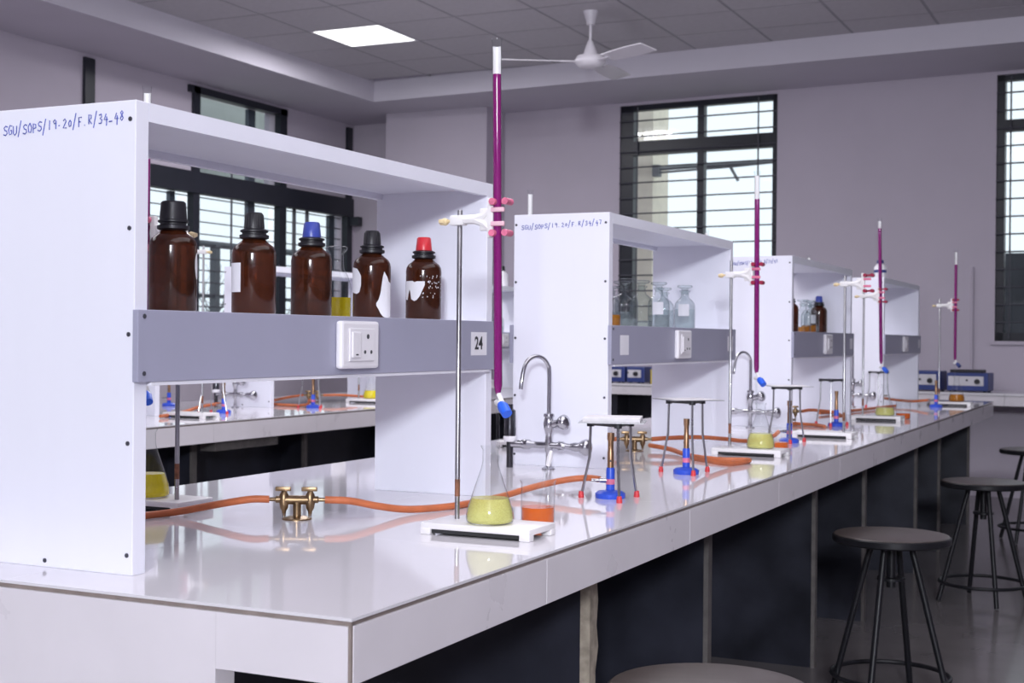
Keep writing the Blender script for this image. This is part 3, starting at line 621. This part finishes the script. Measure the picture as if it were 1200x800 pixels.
gas_valve((-.70, 7.93, B), 'brass double gas tap under the last shelf unit', VR)
gas_valve((-3.79, 5.60, B), 'brass double gas tap on the left bench', VR)
gas_valve((-3.79, 3.20, B), 'nearer brass double gas tap on the left bench', VR)
def hose(pts, label, r=.0085):
    o = mk('rubber_hose', lambda bm: tube(bm, smooth_path([(x, y, z + B) for x, y, z in pts], 8), r, 10), 'hose'); return tag(o, label, 'hose', 'orange rubber gas hoses')
cv, sv = math.cos(VR), math.sin(VR)
nL = lambda c: (c[0] - .064 * cv, c[1] - .064 * sv, .045)
nR = lambda c: (c[0] + .064 * cv, c[1] + .064 * sv, .045)
n1 = (-.705, .892)
hose([nL(n1), (-.80, .84, .045), (-.88, .82, .030), (-.965, .79, .012), (-1.0, .70, .009), (-.99, .60, .009), (-1.01, .48, .009), (-1.06, .36, .009)], 'orange hose running left from the nearest gas tap')
hose([nR(n1), (-.60, .95, .042), (-.56, 1.01, .026), (-.525, 1.09, .012), (-.48, 1.20, .009), (-.46, 1.34, .009), (-.45, 1.48, .012), (-.43, 1.58, .022), (-.37, 1.65, .038), (-.31, 1.675, .046), (-.2665, 1.662, .046)], 'orange hose curving behind the yellow flask to nearest burner')
n2 = (-.702, 3.11)
hose([nL(n2), (-.80, 3.06, .04), (-.86, 3.0, .02), (-.90, 2.9, .009), (-.93, 2.7, .009)], 'orange hose running left from second gas tap')
hose([nR(n2), (-.60, 3.18, .048), (-.52, 3.32, .046), (-.47, 3.50, .03), (-.42, 3.65, .015), (-.36, 3.79, .025), (-.335, 3.82, .046)], 'orange hose from second gas tap toward the far burner')
hose([(-.66, 3.16, .02), (-.56, 3.10, .014), (-.47, 2.98, .010), (-.38, 2.88, .009), (-.28, 2.83, .009), (-.20, 2.86, .009), (-.185, 2.80, .010), (-.21, 2.66, .012), (-.245, 2.54, .03), (-.254, 2.42, .046)], 'orange hose looping on the bench beside the second burner')
n3 = (-.70, 5.47)
hose([nR(n3), (-.60, 5.56, .05), (-.50, 5.60, .04), (-.42, 5.45, .03), (-.38, 5.28, .04), (-.375, 5.11, .046)], 'orange hose from third gas tap to the fourth burner')
hose([nL(n3), (-.80, 5.40, .03), (-.78, 5.2, .012), (-.70, 5.1, .009), (-.56, 5.0, .009), (-.45, 4.95, .009), (-.38, 4.86, .009)], 'orange hose lying on the bench below third gas tap')
n4 = (-.70, 7.93)
hose([nL(n4), (-.70, 7.75, .05), (-.55, 7.6, .035), (-.40, 7.48, .03), (-.31, 7.42, .04), (-.268, 7.405, .046)], 'orange hose from last gas tap to farthest burner')
hose([(-.66, 6.0, .012), (-.55, 6.5, .010), (-.5, 6.9, .010), (-.45, 7.2, .010)], 'orange hose lying straight along the far part of bench')
n5 = (-3.79, 5.60)
hose([nR(n5), (-3.66, 5.72, .045), (-3.585, 5.9, .03), (-3.55, 6.1, .02), (-3.55, 6.35, .012), (-3.56, 6.6, .009)], 'orange hose crossing the left bench to the right')
hose([nL(n5), (-3.9, 5.45, .03), (-3.85, 5.2, .012), (-3.65, 5.05, .01), (-3.5, 5.08, .012), (-3.435, 5.03, .046)], 'orange hose looping round the left bench burner')
hose([(-3.45, 3.72, .012), (-3.48, 3.82, .012), (-3.52, 4.0, .02), (-3.58, 4.2, .035), (-3.56, 4.32, .046), (-3.52, 4.30, .046)], 'orange hose rising to the nearer left bench burner')
def burner(loc, label, rz=0, bottle_mat='copper', lean=0):
    t = thing('bunsen_burner', loc, rz, label, 'burner', 'blue based bunsen burners')
    mk('base', lambda bm: lathe(bm, [(.039, 0), (.040, .003), (.040, .012), (.032, .018), (.0115, .021), (.0115, .075), (.010, .080)], 24), 'blue', t)
    mk('band', lambda bm: lathe(bm, [(.0118, .036), (.0118, .050)], 16), 'pink', t)
    mk('barrel', lambda bm: lathe(bm, [(.0085, .078), (.0085, .12), (.0075, .125), (.0075, .148), (.0095, .155), (.0095, .172)], 16), bottle_mat, t)
    mk('air_hole', lambda bm: tube(bm, [(0, -.008, .098), (0, -.0092, .098)], .003, 8), 'hole', t)
    mk('gas_inlet', lambda bm: tube(bm, [(-.010, 0, .046), (-.028, 0, .046), (-.030, 0, .046), (-.050, 0, .046)], [.0065, .0065, .004, .004], 10), 'chrome', t)
    return t
burner((-.230, 1.648, B), 'nearest bunsen burner with blue base and pink band', PI - 2.8)
burner((-.258, 2.372, B), 'second bunsen burner, blue base, beside looped hose', -PI / 2)
burner((-.30, 3.85, B), 'bunsen burner behind the second yellow flask', .6)
burner((-.368, 5.066, B), 'fourth bunsen burner, blue base, below third shelf unit', -PI / 2)
burner((-.228, 7.389, B), 'farthest bunsen burner, blue base, near end of bench', 0)
burner((-3.392, 5.002, B), 'left bench bunsen burner under the tripod', -PI / 2)
burner((-3.486, 4.281, B), 'left bench bunsen burner beside the tap', 0)
burner((-4.20, 4.70, B), 'left bench bunsen burner on the window side', 0)
def tripod(loc, rz, label, gauze=True, gm='ceramic', grz=.5, H=.225):
    t = thing('tripod_stand', loc, rz, label, 'tripod', 'tripods on the benches')
    pts = [(.062 * math.cos(2 * PI * k / 3), .062 * math.sin(2 * PI * k / 3)) for k in range(3)]
    def rf(bm):
        P = [Vector((x, y, H)) for x, y in pts]
        for a, b in zip(P, P[1:] + P[:1]): tube(bm, [a, b], .0055, 8)
        for p in P: lathe(bm, [(.010, -.008), (.010, .006)], 10, o=p)
    mk('ring', rf, 'iron', t)
    for k in range(3):
        a = 2 * PI * k / 3
        l = mk('leg', lambda bm: tube(bm, [(.062 * math.cos(a), .062 * math.sin(a), H - .006), (.064 * math.cos(a), .064 * math.sin(a), H * .55), (.086 * math.cos(a), .086 * math.sin(a), .006)], .0036, 8), 'steel', t)
        mk('foot', lambda bm: lathe(bm, [(.0075, 0), (.008, .004), (.006, .017)], 10, o=(.0865 * math.cos(a), .0865 * math.sin(a), 0)), 'red', l)
    if gauze:
        def gf(bm):
            box(bm, -.085, .085, -.085, .085, H + .0055, H + .0075)
        g = mk('wire_gauze', gf, 'wire', None); g.location = loc; g.rotation_euler = (0, 0, grz)
        tag(g, 'wire gauze lying on ' + label, 'gauze', 'wire gauzes on the tripods')
        mk('ceramic_centre', lambda bm: (box(bm, -.074, .074, -.074, .074, H + .0075, H + (.019 if gm == 'thick' else .009), bev=.001),), 'ceramic', g)
    return t
tripod((-.214, 1.622, B), 1.1, 'nearest tripod, red feet, over the first burner', gm='thick', grz=.3, H=.197)
tripod((-.262, 2.395, B), 1.06, 'second tripod, red feet, over the second burner', grz=.75)
tripod((-.31, 3.86, B), .9, 'third tripod behind the second yellow flask')
tripod((-.40, 5.10, B), .7, 'fourth tripod below third shelf unit', False)
tripod((-.53, 7.05, B), .7, 'farthest tripod before the last shelf unit', False)
tripod((-3.392, 5.002, B), -.5, 'left bench tripod over a burner')
tripod((-3.50, 4.20, B), .2, 'left bench tripod beside the tap', False)
def faucet(loc, label):
    t = thing('faucet', loc, 0, label, 'tap', 'gooseneck taps between the shelf units')
    mk('pillar', lambda bm: lathe(bm, [(.022, 0), (.022, .004), (.010, .010), (.0085, .05), (.012, .06), (.0125, .09), (.0095, .11), (.016, .13), (.018, .148), (.014, .165), (.018, .170), (.0165, .178), (.0075, .182)], 20), 'chrome', t)
    arc = [(0, 0, .178), (0, 0, .31)] + [(-.026 * (1 - math.cos(a)), -.042 * (1 - math.cos(a)), .31 + .052 * math.sin(a)) for a in [PI * .15 * k for k in range(1, 7)]] + [(-.055, -.091, .285), (-.057, -.094, .258)]
    mk('gooseneck', lambda bm: tube(bm, smooth_path(arc, 5), .0068, 12), 'chrome', t)
    kn = [(0, .010), (.2, .0135), (.4, .0135), (.58, .021), (.76, .0255), (.88, .0235), (.96, .017), (1, .008)]
    mk('upper_knob', lambda bm: tube(bm, [(.010 + .062 * f, -.014 * f, .142 + .014 * f) for f, r in kn], [r for f, r in kn], 12), 'chrome', t)
    c = mk('cross_arm', lambda bm: tube(bm, [(-.13, 0, .077), (-.095, 0, .077), (-.09, 0, .077), (-.07, 0, .077), (-.06, 0, .077), (.03, 0, .077), (.035, 0, .077), (.05, 0, .077), (.055, 0, .077), (.08, 0, .074)], [.013, .013, .016, .016, .011, .011, .0145, .0145, .010, .010], 14), 'chrome', t)
    mk('side_knob', lambda bm: tube(bm, [(.075 + .072 * f, 0, .075) for f, r in kn], [r * 1.08 for f, r in kn], 14), 'chrome', c)
    n = mk('side_nozzle', lambda bm: lathe(bm, [(.011, .0), (.011, .088), (.0185, .090), (.0195, .125), (.0185, .132), (.0180, .185), (.010, .19), (.010, .205)], 16, o=(-.138, 0, 0)), 'dark_chrome', c, label='dark plated side nozzle')
    mk('nozzle_ring', lambda bm: lathe(bm, [(.019, .084), (.0215, .087), (.0215, .099), (.019, .102)], 18, o=(-.138, 0, 0)), 'plastic', n)
    return t
faucet((-.690, 2.285, B), 'nearest gooseneck tap with chrome knobs before second unit')
faucet((-.700, 4.70, B), 'second gooseneck tap between second and third units')
faucet((-.700, 7.10, B), 'farthest gooseneck tap before the last front unit')
faucet((-3.79, 4.79, B), 'gooseneck tap on the left bench')
stand((-3.55, 5.76, B), 0, 'retort stand with white base on the left bench', None)
flask((-3.455, 5.755, Z0), 'conical flask of strong yellow liquid on the left bench', 'strong_yellow', .05)
stand((-3.30, 3.86, B), PI, 'retort stand on the left bench with cream clamp knob', clampz=.84, rodh=.87)

# ------------------------------------------------------------------ instruments on the far counter
def instrument(x0, x1, h, label, bar=False):
    t = thing('bench_meter', FO, FA, label, 'meter', 'blue instruments on the far counter'); z = cw
    bx('case', 'navy', t, x0, x1, -.44, -.2, z + .008, z + h, bev=.008)
    bx('front_panel', 'face', t, x0 + .012, x1 - .035, -.446, -.439, z + .05, z + h - .028, bev=.002)
    mk('dial', lambda bm: tube(bm, [(x1 - .085, -.446, z + .085), (x1 - .085, -.470, z + .085)], [.022, .019], 16), 'cap_black', t)
    mk('small_knob', lambda bm: tube(bm, [(x1 - .165, -.446, z + .095), (x1 - .165, -.458, z + .095)], .008, 10), 'cap_black', t)
    for x in (x0 + .03, x1 - .03):
        for y in (-.41, -.23): mk('foot', lambda bm: lathe(bm, [(.012, 0), (.012, .01)], 8, o=(x, y, z)), 'cap_black', t)
    if bar: bx('top_tray', 'cap_black', t, x0 + .02, x1 - .05, -.42, -.26, z + h, z + h + .025, bev=.004)
instrument(-.48, -.155, .155, 'blue boxed meter with black top tray on far counter', True)
instrument(-.86, -.53, .165, 'blue boxed meter with black dial behind the last unit')
for k in range(3): instrument(-3.74 + .20 * k - .02, -3.56 + .20 * k - .02, .15, 'blue instrument on the counter, seen under second unit, number %s from left' % ('one', 'two', 'three')[k])
yb = thing('yellow_box', FO, FA, 'small yellow box beside blue instruments on far counter', 'box')
bx('carton', 'yellowp', yb, -3.13, -3.03, -.42, -.30, cw, cw + .13, bev=.003); bx('lid', 'navy', yb, -3.132, -3.028, -.422, -.298, cw + .13, cw + .15, bev=.003)

# ------------------------------------------------------------------ stools
def stool(loc, rz, label, r=.205, h=.60):
    t = thing('lab_stool', loc, rz, label, 'stool', 'round black stools in the aisle')
    mk('seat', lambda bm: lathe(bm, [(.06, h - .030), (r - .006, h - .028), (r - .001, h - .020), (r - .001, h - .006), (r - .006, h - .001), (r - .012, h)], 48), 'seat', t)
    mk('seat_rim', lambda bm: lathe(bm, [(r - .004, h - .031), (r + .002, h - .026), (r + .002, h - .007), (r - .003, h - .003)], 48, cap0=False, cap1=False), 'stool', t)
    for k in range(4):
        a = PI / 4 + k * PI / 2; c, s = math.cos(a), math.sin(a)
        mk('leg', lambda bm: tube(bm, smooth_path([(.075 * c, .075 * s, h - .028), (.078 * c, .078 * s, h - .06), (.10 * c, .10 * s, h - .14), (.218 * c, .218 * s, .004)], 4), .0115, 10), 'stool', t)
    mk('foot_ring', lambda bm: torus(bm, .206, .0085, .095), 'stool', t)
    mk('hub_plate', lambda bm: lathe(bm, [(.05, h - .165), (.05, h - .155)], 20), 'stool', t)
    mk('screw_post', lambda bm: lathe(bm, [(.016, h - .19), (.016, h - .03)], 12), 'stool', t)
    return t
s0 = stool((.277, .90, 0), .3, 'nearest stool, only its brown seat showing at bottom edge')
dup(s0, (.213, 3.29, 0), .62, 'stool with worn seat beside the bench, middle of the aisle')
dup(s0, (.285, 5.44, 0), 1.2, 'dark stool farther along the aisle, before the one cut off')
dup(s0, (.33, 7.75, 0), .4, 'farthest stool, cut off at the right edge')

# ------------------------------------------------------------------ ceiling fan
fn_ = thing('ceiling_fan', (-2.815, 7.81, ZC), 0, 'white three bladed fan hanging from the tiled ceiling', 'fan')
mk('canopy', lambda bm: lathe(bm, [(.03, -.11), (.034, -.08), (.058, -.012), (.058, -.006)], 24), 'fan', fn_)
mk('down_rod', lambda bm: lathe(bm, [(.011, -.34), (.011, -.10)], 12), 'fan', fn_)
mk('lower_cover', lambda bm: lathe(bm, [(.055, -.335), (.045, -.30), (.022, -.24), (.018, -.23)], 20), 'fan', fn_)
mk('motor', lambda bm: lathe(bm, [(.035, -.435), (.085, -.425), (.115, -.395), (.118, -.375), (.10, -.345), (.05, -.332)], 32), 'fan', fn_)
for k, a in enumerate((-.52, -.52 + 2 * PI / 3, -.52 + 4 * PI / 3)):
    def bf(bm):
        n = 7
        rows = []
        for i in range(n):
            f = i / (n - 1); x = .20 + .47 * f; wd = .062 + .018 * math.sin(PI * f * .8); tw = -.20
            rows.append([(x, sy * wd, sy * wd * math.tan(tw) - .385 + dz) for sy in (-1, 1) for dz in (-.003, .003)])
        vr = [[bm.verts.new(q) for q in r] for r in rows]
        for p, q in zip(vr, vr[1:]):
            for i, j in ((0, 1), (1, 3), (3, 2), (2, 0)): bm.faces.new((p[i], p[j], q[j], q[i]))
        bm.faces.new((vr[0][0], vr[0][1], vr[0][3], vr[0][2])); bm.faces.new((vr[-1][0], vr[-1][2], vr[-1][3], vr[-1][1]))
    bl = mk('blade', bf, 'fan', fn_); bl.rotation_euler = (0, 0, a)
    mk('blade_arm', lambda bm: box(bm, .09, .23, -.022, .022, -.392, -.384, bev=.002), 'fan', bl)
